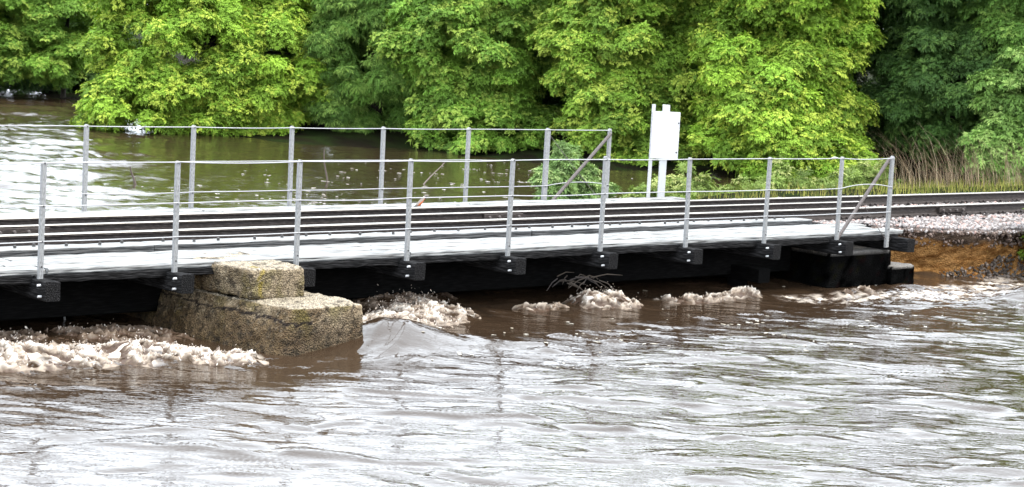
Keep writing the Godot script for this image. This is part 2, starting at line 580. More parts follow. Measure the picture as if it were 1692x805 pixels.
func foam() -> void:
	var root := thing("foam", "tan and white foam thrown up where the current breaks below the bridge", "foam")
	root.set_meta("kind", "stuff")
	# the froth itself: torn, ridged water
	for area in [[-13.6, 0.1, -5.7, 3.1], [-4.1, -0.3, -1.4, 2.4], [-1.2, 0.9, 1.1, 2.1], [1.1, 0.9, 3.4, 2.0], [4.6, 1.6, 5.3, 2.1]]:
		var st := 0.0165
		var nx := int((area[2] - area[0]) / st)
		var nz := int((area[3] - area[1]) / st)
		var v := PackedVector3Array()
		var col := PackedColorArray()
		var ix := PackedInt32Array()
		var id := PackedInt32Array()
		id.resize(nx * nz)
		id.fill(-1)
		for j in nz:
			for i in nx:
				var x: float = area[0] + i * st
				var z: float = area[1] + j * st
				var h := heap_at(x, z)
				if h.x <= 0.06: continue
				var k := froth_height(x, z)
				var e := smoothstep(0.0, 0.85, h.x)
				id[j * nx + i] = v.size()
				v.append(Vector3(x + e * 0.03 * n_c.get_noise_2d(x * 12.0, z * 12.0 + 8.0), level(x, z) - 0.045 + e * k * 0.10, z + e * (0.05 * k + 0.04 * n_c.get_noise_2d(x * 12.0 + 44.0, z * 12.0))))
				var w := clampf(h.y * 1.15, 0, 1) * smoothstep(0.22, 0.95, k + 0.25 * n_c.get_noise_2d(x * 14.0, z * 30.0))
				col.append(Color(.06, .038, .025).lerp(Color(.26, .21, .165), smoothstep(0.0, 0.55, w)).lerp(Color(.55, .52, .475), smoothstep(0.45, 1.0, w)))
		for j in nz - 1:
			for i in nx - 1:
				var a := id[j * nx + i]
				var b := id[j * nx + i + 1]
				var c := id[(j + 1) * nx + i]
				var d := id[(j + 1) * nx + i + 1]
				if a < 0 or b < 0 or c < 0 or d < 0: continue
				ix.append_array([a, b, c, b, d, c])
		var g := SurfaceTool.new()
		g.create_from(array_mesh(v, ix, PackedVector3Array(), col), 0)
		g.generate_normals()
		part("froth", g.commit(), M.foam, root)
	# drops and shreds flung off it
	var shapes := [lump(5, 0.3, 1.0, 0), lump(6, 0.4, 0.8, 0), lump(7, 0.45, 1.2, 0)]
	var places := [[], [], []]
	var colors := [[], [], []]
	for s in HEAPS:
		var ln: float = Vector2(s[2] - s[0], s[3] - s[1]).length() + s[4] * 1.6
		var n := int(ln * s[4] * 2.0 * 800.0 * s[6])
		for k in n:
			var t := rng.randf()
			var a := rng.randf() * TAU
			var d: float = s[4] * sqrt(rng.randf())
			var x: float = lerpf(s[0], s[2], t) + cos(a) * d
			var z: float = lerpf(s[1], s[3], t) + sin(a) * d
			var fh := froth_height(x, z)
			if fh < 0.42: continue
			var lift: float = -0.005 + s[5] * 0.65 * pow(rng.randf(), 7.0)
			var sc := rng.randf_range(0.0025, 0.008) * (1.0 if lift < 0.03 else 0.6)
			var b := Basis.from_euler(Vector3(rng.randf_range(-0.9, 0.9), rng.randf() * TAU, rng.randf_range(-0.9, 0.9))).scaled_local(Vector3(sc, sc * rng.randf_range(1.0, 3.0), sc * rng.randf_range(0.7, 1.6)))
			var i := rng.randi() % 3
			places[i].append(Transform3D(b, Vector3(x, level(x, z) - 0.045 + fh * 0.10 + lift, z + 0.05 * fh)))
			colors[i].append(Color(.25, .19, .15).lerp(Color(.55, .50, .45), rng.randf()))
	for i in 3: many("foam_drops", shapes[i], M.foam, places[i], colors[i], root)

# ------------------------------------------------------------------ land
const LAND := [[6.9, -4.6], [9, -5.4], [16, -5.8], [21.5, -7], [21.5, -9.5], [18.5, -13.2], [15.2, -14.4], [14.2, -20], [11.4, -22], [11.4, -29], [16.5, -47.5], [0, -54], [-30, -62], [-250, -90], [-250, -330], [330, -330], [330, 9], [30, 6.5], [13, 3.0], [9.4, 1.3], [8.2, 0.7], [7.4, 0.2], [6.9, -0.4]]
var land_poly := PackedVector2Array()

func shore(x: float, z: float) -> float:
	var p := Vector2(x, z)
	var d := 1e9
	var n := land_poly.size()
	for i in n:
		d = minf(d, p.distance_squared_to(Geometry2D.get_closest_point_to_segment(p, land_poly[i], land_poly[(i + 1) % n])))
	d = sqrt(d)
	return d if Geometry2D.is_point_in_polygon(p, land_poly) else -d

func ground_at(x: float, z: float) -> float:
	var d := shore(x, z)
	var y := -2.2
	if d > -3.0:
		y = lerpf(-2.2, -0.95, smoothstep(-3.0, 0.0, d)) + (0.15 * smoothstep(0.0, 0.4, d) + 0.5 * smoothstep(0.0, 6.0, d)) + 0.06 * n_a.get_noise_2d(x, z)
	if x > 6.0 and z > -6.0 and d > 0.0:
		y = lerpf(y, -0.24, smoothstep(0.35, 0.9, d) * smoothstep(-5.6, -4.6, z))
	if z > 12.0: y = maxf(y, lerpf(-2.2, 0.85, smoothstep(12.5, 16.0, z + 0.5 * n_a.get_noise_2d(x, z))))
	return y

func ground() -> void:
	var xs := lines(-400, 5.6, 26.0, 500, 0.22, 1.15, 2.5)
	var zs := lines(-420, -16.0, 4.0, 420, 0.22, 1.12, 2.5)
	var nx := xs.size()
	var v := PackedVector3Array()
	var col := PackedColorArray()
	for z in zs:
		for x in xs:
			var y := ground_at(x, z)
			v.append(Vector3(x, y, z))
			var g := n_a.get_noise_2d(x * 2.0, z * 2.0)
			col.append(Color(.026, .02, .014).lerp(Color(.03, .05, .014), clampf(0.4 + g * 1.5, 0, 1)))
	var ix := PackedInt32Array()
	for j in zs.size() - 1:
		for i in nx - 1:
			var a := j * nx + i
			ix.append_array([a, a + 1, a + nx, a + 1, a + nx + 1, a + nx])
	var st := SurfaceTool.new()
	st.create_from(array_mesh(v, ix, PackedVector3Array(), col), 0)
	st.generate_normals()
	var o := part("ground", st.commit(), M.soil, self)
	tag(o, "dark river bank under the trees", "", "", "structure")

# line of the washed-out face: x along, gives z of the lip
func lip(x: float) -> float:
	return 0.55 + 0.95 * smoothstep(6.6, 8.6, x) + 0.11 * maxf(x - 8.6, 0.0) + 0.10 * n_a.get_noise_2d(x * 1.6, 3.0)

func embankment() -> void:
	var v := PackedVector3Array()
	var col := PackedColorArray()
	var nx := 300
	var nv := 64
	for i in nx:
		var x := 6.15 + 0.022 * i + 0.00022 * i * i
		for j in nv:
			var t := j / float(nv - 1)
			var zl := lip(x)
			var y: float
			var z: float
			if t < 0.25: # ballast shelf behind the lip
				var s := t / 0.25
				z = lerpf(-0.6, zl - 0.03, s)
				y = -0.185 - 0.03 * s * s - 0.05 * smoothstep(0.85, 1.0, s)
			else:
				var s := (t - 0.25) / 0.75
				y = lerpf(-0.265, -1.35, s)
				# overhanging roots and ballast on top, hollowed soil, spreading toe
				z = zl - 0.02 - 0.09 * smoothstep(0.0, 0.35, s) * (1.0 - smoothstep(0.45, 0.95, s)) + 0.34 * smoothstep(0.5, 1.0, s)
				z += 0.018 * n_c.get_noise_3d(x * 26.0, y * 30.0, 1.0) * smoothstep(0.0, 0.1, s) + 0.07 * n_a.get_noise_3d(x * 2.0, y * 3.0, 5.0) * smoothstep(0.0, 0.1, s)
				z += 0.06 * n_b.get_noise_3d(x * 5.0, y * 5.0, 9.0) + 0.035 * n_b.get_noise_3d(x * 16.0, y * 16.0, 2.0)
			y += 0.012 * n_b.get_noise_3d(x * 10.0, y * 10.0, z * 10.0)
			v.append(Vector3(x, y, z))
			var k := n_a.get_noise_2d(x * 1.2, y * 5.0) * 0.10 + n_b.get_noise_2d(x * 6.0, y * 6.0) * 0.05
			var c := Color(.30, .25, .23)
			if t >= 0.25:
				var orange := Color(.17, .072, .021).lerp(Color(.42, .22, .08), clampf(n_b.get_noise_2d(x * 4.0, y * 9.0) * 0.7 + n_c.get_noise_2d(x * 22.0, y * 26.0) * 0.9 + 0.5, 0, 1))
				var dark := Color(.05, .036, .028).lerp(Color(.11, .075, .055), clampf(n_b.get_noise_2d(x * 9.0, y * 12.0) + 0.5, 0, 1))
				c = dark.lerp(orange, smoothstep(-0.38, -0.47, y + k + 0.03 * (x - 8.0)))
			col.append(c)
	var ix := PackedInt32Array()
	for i in nx - 1:
		for j in nv - 1:
			var a := i * nv + j
			ix.append_array([a, a + 1, a + nv, a + 1, a + nv + 1, a + nv])
	var st := SurfaceTool.new()
	st.create_from(array_mesh(v, ix, PackedVector3Array(), col), 0)
	st.generate_normals()
	var o := part("embankment", st.commit(), M.soil, self)
	tag(o, "washed-out track bank of dark roots over orange soil", "", "", "structure")

func ballast() -> void:
	var shapes := [lump(11, 0.28, 0.75, 0), lump(12, 0.3, 0.85, 1), lump(13, 0.32, 0.7, 0)]
	var places := [[], [], []]
	var colors := [[], [], []]
	var drop := func(x: float, y: float, z: float, sc: float, c: Color) -> void:
		var b := Basis.from_euler(Vector3(rng.randf() * TAU, rng.randf() * TAU, rng.randf() * TAU)).scaled_local(Vector3(sc, sc * rng.randf_range(0.7, 1.0), sc * rng.randf_range(0.7, 1.2)))
		var i := rng.randi() % 3
		places[i].append(Transform3D(b, Vector3(x, y, z)))
		colors[i].append(c)
	for k in 15000:
		var x := 6.0 + 14.0 * pow(rng.randf(), 1.4)
		var zl := lip(x)
		var z := rng.randf_range(-2.9, zl + 0.03)
		if x < 6.6 and (z > 0.4 + (x - 6.0) * 0.5 or z < -2.0): continue
		if rng.randf() < 0.2 and z < -0.2: continue
		var s := (z + 0.6) / (zl + 0.6)
		var g := rng.randf()
		var c := Color(.11, .095, .09).lerp(Color(.36, .325, .315), g)
		if rng.randf() < 0.15: c = Color(.36, .24, .21)
		drop.call(x, -0.18 - 0.03 * maxf(s, 0.0) - (0.05 if s > 0.97 else 0.0), z, rng.randf_range(0.016, 0.036), c)
	# stones caught in and fallen from the cut
	for k in 1500:
		var x := 6.6 + 9.0 * rng.randf()
		var s := rng.randf()
		var y := lerpf(-0.25, -0.50, s * s)
		var z := lip(x) - 0.02 - 0.08 * smoothstep(0.0, 0.35, (-0.265 - y) / 1.08) + rng.randf_range(-0.02, 0.05)
		drop.call(x, y, z, rng.randf_range(0.012, 0.03), Color(.04, .028, .022).lerp(Color(.19, .135, .11), pow(rng.randf(), 1.9)))
	for k in 1100:
		var x := rng.randf_range(7.2, 11.5)
		var s := rng.randf()
		if rng.randf() > smoothstep(7.0, 9.4, x) + 0.08: continue
		var y := lerpf(-0.98, -0.62, s * s * smoothstep(7.0, 9.6, x))
		var q := (-0.265 - y) / 1.085
		var z := lip(x) - 0.02 - 0.09 * (1.0 - smoothstep(0.45, 0.95, q)) + 0.34 * smoothstep(0.5, 1.0, q) + rng.randf_range(-0.01, 0.04)
		drop.call(x, y, z, rng.randf_range(0.014, 0.034), Color(.03, .023, .018).lerp(Color(.13, .10, .082), pow(rng.randf(), 2.0)))
	var root := thing("ballast", "crushed pink and grey ballast stones heaped beside the rails", "ballast")
	root.set_meta("kind", "stuff")
	for i in 3: many("ballast_stones", shapes[i], M.stones, places[i], colors[i], root)

# ------------------------------------------------------------------ bridge, track, rails
func bolt_mesh(r: float, h: float) -> CylinderMesh:
	var c := CylinderMesh.new()
	c.top_radius = r * 0.85
	c.bottom_radius = r
	c.height = h
	c.radial_segments = 7
	c.rings = 0
	return c

func bridge() -> void:
	var b := thing("railway_bridge", "low timber railway bridge with plank walkways over the flooded river", "bridge")
	var lo := -17.0
	var hi := 6.2
	# walkway boards, near and far: three wide planks side by side, butted every three bays
	var boards := []
	for k in 6: boards.append(timber(4.62, 0.06, 0.288, 0.012, 0.0035, 100 + k, 0.11))
	for side in [0, 1]:
		for row in 3:
			var z: float = 0.735 + row * 0.333 if side == 0 else -2.405 - row * 0.333
			var x: float = hi - 4.65 / 2 - [0.0, 0.25, -0.05][row]
			var k := 0
			while x > lo:
				var bs := Basis.from_euler(Vector3(rng.randf_range(-0.012, 0.012), PI if rng.randf() < 0.5 else 0.0, 0))
				part("walkway_board", boards[rng.randi() % 6], M.deck, b, Vector3(x, DECK - 0.03 + rng.randf_range(-0.006, 0.004), z), bs)
				x -= 4.65
				k += 1
	# nail heads on the near boards
	var nail := bolt_mesh(0.009, 0.012)
	# edge beams under the walkway edge
	var fas := [timber(4.62, 0.075, 0.11, 0.008, 0.005, 140, 0.1), timber(4.62, 0.075, 0.11, 0.008, 0.005, 141, 0.1)]
	for z in [1.52, -3.19]:
		var x := hi - 0.1 - 4.65 / 2
		while x > lo:
			part("edge_beam", fas[rng.randi() % 2], M.dark, b, Vector3(x, DECK - 0.101, z))
			x -= 4.65
	# guard timbers beside the rails, bolted through to the ties
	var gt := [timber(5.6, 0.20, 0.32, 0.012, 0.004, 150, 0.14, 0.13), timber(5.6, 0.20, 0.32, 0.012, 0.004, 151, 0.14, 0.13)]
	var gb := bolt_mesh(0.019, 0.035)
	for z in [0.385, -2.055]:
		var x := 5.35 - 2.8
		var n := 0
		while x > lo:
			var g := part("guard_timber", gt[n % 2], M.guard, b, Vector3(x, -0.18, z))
			var q := -2.6
			while q < 2.7:
				part("bolt", gb, M.bolt, g, Vector3(q + rng.randf_range(-0.07, 0.07), 0.112, rng.randf_range(-0.09, 0.02) * (1.0 if z > 0 else -1.0)), Basis.from_euler(Vector3(rng.randf_range(-0.15, 0.15), 0, rng.randf_range(-0.15, 0.15))))
				q += 0.34 if n % 2 == 0 else 0.4
			x -= 5.61
			n += 1
	# cross ties
	var ct := [timber(3.1, 0.2, 0.22, 0.012, 0.004, 160, 0.4), timber(3.1, 0.2, 0.22, 0.012, 0.004, 161, 0.4)]
	var turn := Basis.from_euler(Vector3(0, PI / 2, 0))
	var xx := 5.95
	while xx > lo:
		part("cross_tie", ct[rng.randi() % 2], M.dark, b, Vector3(xx, -0.29, TRACK), turn)
		xx -= 0.4
	# long ties that carry the handrail posts; their ends stick out past the walkway
	var lt := [timber(5.42, 0.20, 0.16, 0.012, 0.004, 170, 0.3), timber(5.42, 0.20, 0.16, 0.012, 0.004, 171, 0.3)]
	var sb := bolt_mesh(0.014, 0.05)
	for i in range(-6, 9):
		var x := -7.8286 + 1.5506 * i
		var t := part("long_tie", lt[i & 1], M.dark, b, Vector3(x + 0.03, -0.325, TRACK), turn)
		for q in [[-0.055, 0.055], [-0.055, -0.055]]:
			part("bolt", sb, M.zinc, t, Vector3(-2.62 + rng.randf_range(-0.015, 0.015), q[1], -0.095), Basis.from_euler(Vector3(-PI / 2, 0, 0)))
	part("long_tie", lt[0], M.dark, b, Vector3(6.02, -0.33, TRACK), turn)
	# deep stringers below the ties, and the beams of the walkway
	var sg := timber(11.3, 0.38, 0.26, 0.012, 0.004, 180, 0.6)
	for z in [0.55, 0.05, -0.35, -1.3, -1.7, -2.2]:
		part("stringer", sg, M.black, b, Vector3(0.35, -0.615, z))
		part("stringer", sg, M.black, b, Vector3(-11.2, -0.615, z))
	var pl := timber(3.2, 0.04, 0.24, 0.006, 0.003, 181, 0.4)

func rail_mesh(x0: float, x1: float, hgt: float) -> ArrayMesh:
	# T-section, first surface the worn head, second the rusty web and foot
	var s := hgt / 0.16
	var pr := [Vector2(-.068, 0), Vector2(.068, 0), Vector2(.068, .011), Vector2(.02, .024), Vector2(.009, .04), Vector2(.009, .118), Vector2(.033, .128), Vector2(.036, .150), Vector2(.026, .16), Vector2(-.026, .16), Vector2(-.036, .150), Vector2(-.033, .128), Vector2(-.009, .118), Vector2(-.009, .04), Vector2(-.02, .024), Vector2(-.068, .011)]
	var m := ArrayMesh.new()
	for head in [true, false]:
		var v := PackedVector3Array()
		var ix := PackedInt32Array()
		var n: int = int((x1 - x0) / 1.5) + 2
		for k in pr.size():
			var is_head: bool = k >= 7 and k <= 9
			if is_head != head: continue
			var a: Vector2 = pr[k]
			var b: Vector2 = pr[(k + 1) % pr.size()]
			for i in n:
				var x := lerpf(x0, x1, i / float(n - 1))
				var o := v.size()
				v.append(Vector3(x, a.y * s - hgt, a.x * s))
				v.append(Vector3(x, b.y * s - hgt, b.x * s))
				if i < n - 1: ix.append_array([o, o + 1, o + 2, o + 1, o + 3, o + 2])
		if not head:
			for x in [x0, x1]:
				var o := v.size()
				for p in pr: v.append(Vector3(x, p.y * s - hgt, p.x * s))
				for t in Geometry2D.triangulate_polygon(PackedVector2Array(pr)): ix.append(o + t)
		var a2 := []
		a2.resize(Mesh.ARRAY_MAX)
		a2[Mesh.ARRAY_VERTEX] = v
		a2[Mesh.ARRAY_INDEX] = ix
		m.add_surface_from_arrays(Mesh.PRIMITIVE_TRIANGLES, a2)
		m.surface_set_material(m.get_surface_count() - 1, M.rail_head if head else M.rust)
	return m

func track() -> void:
	var t := thing("railway_track", "single railway track crossing the bridge onto pale ballast", "railway track")
	var rail := rail_mesh(-19, 60, 0.17)
	part("running_rail", rail, null, t, Vector3(0, 0, TRACK + 0.75))
	part("running_rail", rail, null, t, Vector3(0, 0, TRACK - 0.75))
	var guard := rail_mesh(-17, 8.6, 0.14)
	part("guard_rail", guard, null, t, Vector3(0, -0.045, TRACK + 0.42))
	part("guard_rail", guard, null, t, Vector3(0, -0.045, TRACK - 0.38))
	var bar := timber(0.72, 0.085, 0.022, 0.006, 0.0005, 201, 0.3)
	var nut := bolt_mesh(0.022, 0.04)
	for p in [[-6.6, TRACK - 0.345, -0.115], [0.75, TRACK - 0.345, -0.115], [9.6, TRACK + 0.80, -0.085], [-10.5, TRACK + 0.80, -0.085]]:
		var j := part("joint_bar", bar, M.rust, t, Vector3(p[0], p[2], p[1]))
		for q in [-0.27, -0.09, 0.09, 0.27]:
			part("bolt", nut, M.brace, j, Vector3(q, 0, 0.02), Basis.from_euler(Vector3(PI / 2, 0, 0)))
	var tie := [timber(2.6, 0.18, 0.23, 0.012, 0.005, 210, 0.3), timber(2.6, 0.18, 0.23, 0.012, 0.005, 211, 0.3)]
	var turn := Basis.from_euler(Vector3(0, PI / 2, 0))
	var plate := timber(0.2, 0.02, 0.34, 0.004, 0.0005, 212, 0.2)
	var spike := timber(0.03, 0.045, 0.045, 0.008, 0.001, 213, 0.03)
	var x := 6.75
	while x < 40.0:
		part("sleeper", tie[rng.randi() % 2], M.dark, t, Vector3(x, -0.278, TRACK), turn)
		if x < 22.0:
			for s in [0.75, -0.75]:
				var p := part("tie_plate", plate, M.rust, t, Vector3(x, -0.177, TRACK + s))
				for q in [[-0.06, 0.10], [0.07, 0.10], [-0.07, -0.1]]:
					part("spike", spike, M.rust, p, Vector3(q[0], 0.025, q[1]))
		x += 0.52

func post_mesh(w: float, d: float, h: float) -> ArrayMesh:
	var o := PackedVector2Array()
	o.append(Vector2(-w / 2, 0))
	o.append(Vector2(w / 2, 0))
	for k in 7:
		var a := PI * k / 6.0
		o.append(Vector2(cos(a) * w / 2, h - w / 2 + sin(a) * w / 2))
	return slab(o, d, 0.004)

func strand(a: Vector3, b: Vector3, sag: float, r := 0.0065) -> ArrayMesh:
	var pts := []
	var rr := []
	for i in 9:
		var t := i / 8.0
		pts.append(a.lerp(b, t) + Vector3(0, -sag * 4.0 * t * (1.0 - t), 0))
		rr.append(r)
	return tube(pts, rr, 5)

func handrails() -> void:
	var knob := bolt_mesh(0.010, 0.012)
	var flat_on := Basis.from_euler(Vector3(PI / 2, 0, 0))
	# near side
	var h := thing("handrail", "near steel post and wire handrail along the walkway facing the river", "handrail")
	var tops := [0.955, 0.955, 0.96, 0.965, 0.958, 0.985, 0.962, 0.962, 0.962]
	var heads := []
	for i in range(-6, 10):
		var x := -7.8286 + 1.5506 * i
		var y0 := -0.225
		var top: float = tops[i] if i >= 0 and i < 9 else 0.958
		if i == 9:
			x = 5.72
			y0 = -0.37
			top = 0.97
		var lean := Basis.from_euler(Vector3(rng.randf_range(-0.008, 0.008), 0, rng.randf_range(-0.008, 0.008)))
		var w := 0.062 if i == 9 else 0.05
		var p := part("post", post_mesh(w, 0.045, top - y0), M.post, h, Vector3(x, y0, NEAR_POST), lean)
		for y in [0.94, 0.51, 0.155, -0.1]:
			part("bolt", knob, M.bolt, p, Vector3(0, y - y0, 0.026), flat_on)
		heads.append([x, top])
	for i in heads.size() - 1:
		var a: float = heads[i][0]
		var b: float = heads[i + 1][0]
		var k := 0
		for y in [-0.018, -0.445, -0.805]:
			var yy: float = 0.96 + y
			var sag: float = rng.randf_range(-0.006, 0.02) if k < 2 else rng.randf_range(0.0, 0.008)
			if k == 1 and b > 5.7: sag = -0.05
			part("wire", strand(Vector3(a, yy + rng.randf_range(-0.004, 0.004), NEAR_POST + 0.028), Vector3(b, yy, NEAR_POST + 0.028), sag), M.wire, h)
			k += 1
	part("brace", tube([Vector3(5.70, 0.93, NEAR_POST - 0.04), Vector3(4.62, -0.235, NEAR_POST - 0.04)], [0.026, 0.026], 6), M.brace, h)
	part("guy_wire", strand(Vector3(5.74, -0.3, NEAR_POST + 0.02), Vector3(5.1, 0.42, NEAR_POST - 0.1), 0.03, 0.005), M.brace, h)
	part("turnbuckle", tube([Vector3(4.30, 0.945, NEAR_POST + 0.028), Vector3(4.37, 0.948, NEAR_POST + 0.028), Vector3(4.44, 0.945, NEAR_POST + 0.028)], [0.008, 0.02, 0.008], 6), M.wire, h)
	# far side
	var f := thing("handrail", "far steel post and wire handrail on the upstream side of the tracks", "handrail")
	heads = []
	for i in range(-7, 7):
		var x := -4.6176 + 1.6117 * i
		if i == 6: x = 4.80
		var w := 0.085 if i == 5 else 0.055
		var lean := Basis.from_euler(Vector3(rng.randf_range(-0.01, 0.01), 0, rng.randf_range(-0.01, 0.01)))
		var p := part("post", post_mesh(w, 0.05, 1.2), M.post, f, Vector3(x, -0.22, FAR_POST), lean)
		for y in [1.17, 0.70, 0.28]:
			part("bolt", knob, M.bolt, p, Vector3(0, y, 0.028), flat_on)
		heads.append(x)
	for i in heads.size() - 1:
		var k := 0
		for y in [0.955, 0.49, 0.075]:
			var sag := rng.randf_range(-0.004, 0.012)
			if k == 2 and heads[i + 1] > 4.7: sag = -0.05
			part("wire", strand(Vector3(heads[i], y, FAR_POST + 0.03), Vector3(heads[i + 1], y, FAR_POST + 0.03), sag), M.wire, f)
			k += 1
	part("brace", tube([Vector3(4.78, 0.90, FAR_POST + 0.04), Vector3(3.55, -0.2, FAR_POST + 0.04)], [0.027, 0.027], 6), M.brace, f)
	part("guy_wire", strand(Vector3(3.46, 0.9, FAR_POST), Vector3(4.7, -0.2, FAR_POST), 0.02, 0.005), M.brace, f)

# ------------------------------------------------------------------ pier and abutment
func masonry() -> void:
	var paint := func(p: Vector3, d: Vector3) -> Color:
		var g := n_a.get_noise_3dv(p * 2.0)
		var s := n_b.get_noise_3dv(p * 5.0)
		var c := Color(.26, .22, .17).lerp(Color(.40, .35, .28), clampf(0.5 + s * 1.6, 0, 1))
		c = c.lerp(Color(.13, .092, .052), clampf(g * 2.8 + 0.15, 0, 0.8))            # damp brown staining
		c = c.lerp(Color(.13, .12, .03), clampf(n_a.get_noise_3d(p.x * 3.0 + 20.0, p.y * 2.0, p.z * 3.0) * 2.4 - 0.15, 0, 0.65)) # moss film
		if d.y > 0.6: c = c.lerp(Color(.5, .47, .43), 0.85)                          # upper faces painted paler, for sky light on wet tops
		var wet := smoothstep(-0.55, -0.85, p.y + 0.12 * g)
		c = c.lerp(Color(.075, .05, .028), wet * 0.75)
		if d.x < -0.5: c = c.lerp(Color(.10, .07, .036), 0.42)                       # silt, and the shade of this side painted in
		var pit := n_c.get_noise_3dv(p * 14.0) + 0.6 * n_d.get_noise_3dv(p * 34.0)
		c = c.lerp(Color(.035, .028, .02), smoothstep(0.22, 0.42, pit) * 0.8)           # pits and knocked-out pebbles
		c = c.lerp(Color(.5, .45, .38), smoothstep(0.3, 0.5, n_d.get_noise_3dv(p * 45.0)) * 0.45 * smoothstep(-0.9, -0.6, p.y))
		var crack := absf(p.y + 0.62 + 0.12 * (p.z - 2.0) * 0.3 + 0.05 * n_b.get_noise_3dv(p * 6.0))
		if p.x < -5.3 and crack < 0.014: c = Color(.02, .016, .012)
		# lichen run on the upper course's corner
		if absf(p.x + 5.53 + 0.09 * s) < 0.03 and p.z > 1.9 and p.y > -0.46 and n_b.get_noise_3dv(p * 20.0) > -0.15: c = c.lerp(Color(.30, .25, .045), 0.7)
		return Color(c.r * 1.05, c.g * 0.95, c.b * 0.79)
	var p := thing("stone_pier", "weathered stepped concrete bridge pier standing in foaming brown water", "bridge pier")
	var nose := func(o: Vector3) -> Vector3:
		# the blocks splay a little towards the foot and lean as they have settled
		if o.x < -5.1:
			o.x -= (-5.1 - o.x) / 0.46 * (0.15 * (2.8 - o.z) + 0.34 * maxf(0.0, -0.48 - o.y)) if o.z > 0.9 else (-5.1 - o.x) / 0.46 * (0.285 + 0.34 * maxf(0.0, -0.48 - o.y))
		o.x += 0.07 * maxf(0.0, -0.48 - o.y) if o.x > -4.9 else 0.0
		return o
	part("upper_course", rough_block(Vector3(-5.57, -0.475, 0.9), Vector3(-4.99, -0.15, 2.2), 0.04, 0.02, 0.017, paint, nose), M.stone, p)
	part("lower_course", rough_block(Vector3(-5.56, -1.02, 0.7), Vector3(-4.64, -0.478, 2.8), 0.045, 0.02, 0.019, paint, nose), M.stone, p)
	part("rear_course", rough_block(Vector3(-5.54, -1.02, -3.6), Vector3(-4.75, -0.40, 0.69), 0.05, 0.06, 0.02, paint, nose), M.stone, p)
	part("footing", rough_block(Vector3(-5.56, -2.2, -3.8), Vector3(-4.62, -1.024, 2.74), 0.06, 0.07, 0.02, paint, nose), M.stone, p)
	# abutment
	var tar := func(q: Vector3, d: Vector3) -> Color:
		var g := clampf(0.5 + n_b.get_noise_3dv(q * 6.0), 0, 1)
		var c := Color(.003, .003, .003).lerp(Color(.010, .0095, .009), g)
		if d.y > 0.6: c = Color(.30, .28, .26)  # top faces painted pale, for the light on the ledge
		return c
	var a := thing("abutment", "black stepped bridge abutment at the washed-out bank", "bridge abutment")
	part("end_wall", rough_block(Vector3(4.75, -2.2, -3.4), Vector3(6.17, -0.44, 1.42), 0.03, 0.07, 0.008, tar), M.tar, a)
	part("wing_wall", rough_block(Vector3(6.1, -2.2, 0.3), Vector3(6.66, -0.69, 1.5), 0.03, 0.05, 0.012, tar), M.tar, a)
	var b := thing("pile_bent", "dark timber beam on piles glimpsed in the shade under the span", "bridge support")
	part("cap_beam", timber(4.2, 0.2, 0.24, 0.012, 0.004, 302, 0.3), M.black, b, Vector3(3.6, -0.76, -0.9), Basis.from_euler(Vector3(0, PI / 2, 0)))
	for z in [0.7, -0.4, -1.6, -2.7]:
		part("pile", tube([Vector3(3.6, -2.2, z), Vector3(3.6, -0.86, z)], [0.15, 0.14], 10), M.black, b)

# ------------------------------------------------------------------ sign, bird, sticks
func small_things() -> void:
	var s := thing("signboard", "blank white board on two white posts beside the far rail", "sign", Vector3(6.25, -0.25, -3.5), -0.62)
	part("panel", slab(PackedVector2Array([Vector2(-0.23, 0.72), Vector2(0.235, 0.72), Vector2(0.235, 1.51), Vector2(-0.23, 1.51)]), 0.02, 0.003), M.sign, s, Vector3(0.0, 0, 0.03))
	part("post", timber(1.66, 0.055, 0.05, 0.006, 0.002, 401, 0.3), M.sign_post, s, Vector3(-0.215, 0.79, -0.01), Basis.from_euler(Vector3(0, 0, PI / 2)))
	part("post", timber(1.66, 0.12, 0.06, 0.006, 0.002, 402, 0.3), M.sign_post, s, Vector3(0.0, 0.79, -0.012), Basis.from_euler(Vector3(0, 0, PI / 2)))
	for p in [[0.215, 1.33], [0.205, 0.84]]:
		part("bolt", bolt_mesh(0.014, 0.02), M.bolt, s, Vector3(p[0], p[1], 0.045), Basis.from_euler(Vector3(PI / 2, 0, 0)))
	bird(Vector3(-0.03, -0.078, -2.07))
	var sticks := [
		[Vector3(1.68, -0.9, -12.84), Vector3(-0.12, 0.42, 0.05), 0.03, "broken stick poking from the upstream water left of the others"],
		[Vector3(6.17, -0.9, -12.91), Vector3(-0.14, 0.75, 0.05), 0.022, "thin upright stake standing in the water behind the far rail"],
		[Vector3(-6.76, -0.95, 0.2), Vector3(0.03, 0.36, 0.0), 0.013, "pale twig standing in the foam left of the pier"],
		[Vector3(7.9, -0.9, -12.0), Vector3(0.9, 0.55, -0.35), 0.02, "slanting bleached branch lying out of the water behind the robin"],
	]
	for k in sticks.size():
		var q: Array = sticks[k]
		var pts := []
		var rr := []
		for i in 6:
			var t := i / 5.0
			pts.append(q[1] * t + Vector3(sin(t * 5.0 + k), 0, cos(t * 4.0 + k)) * 0.018)
			rr.append(q[2] * (1.0 - 0.6 * t))
		var o := part("driftwood_stick", tube(pts, rr, 6), M.wood if k != 2 else M.wire, self, q[0])
		tag(o, q[3], "stick")
	# snag of branches and reeds caught under the span
	var g := thing("branch_snag", "tangle of grey branches and reeds caught under the bridge span", "driftwood", Vector3(0.3, -0.68, 0.86))
	var mats := [M.wood, M.brace, M.wood]
	for k in 22:
		var a := Vector3(rng.randf_range(-0.35, 0.4), rng.randf_range(-0.05, 0.03), rng.randf_range(-0.2, 0.15))
		var d := Vector3(rng.randf_range(0.1, 0.4) * (1 if k % 2 == 0 else -1), rng.randf_range(-0.2, 0.05), rng.randf_range(0.0, 0.25))
		part("twig", tube([a, a + d * 0.5 + Vector3(0, 0.03, 0), a + d], [0.009, 0.007, 0.003], 5), mats[k % 3], g)

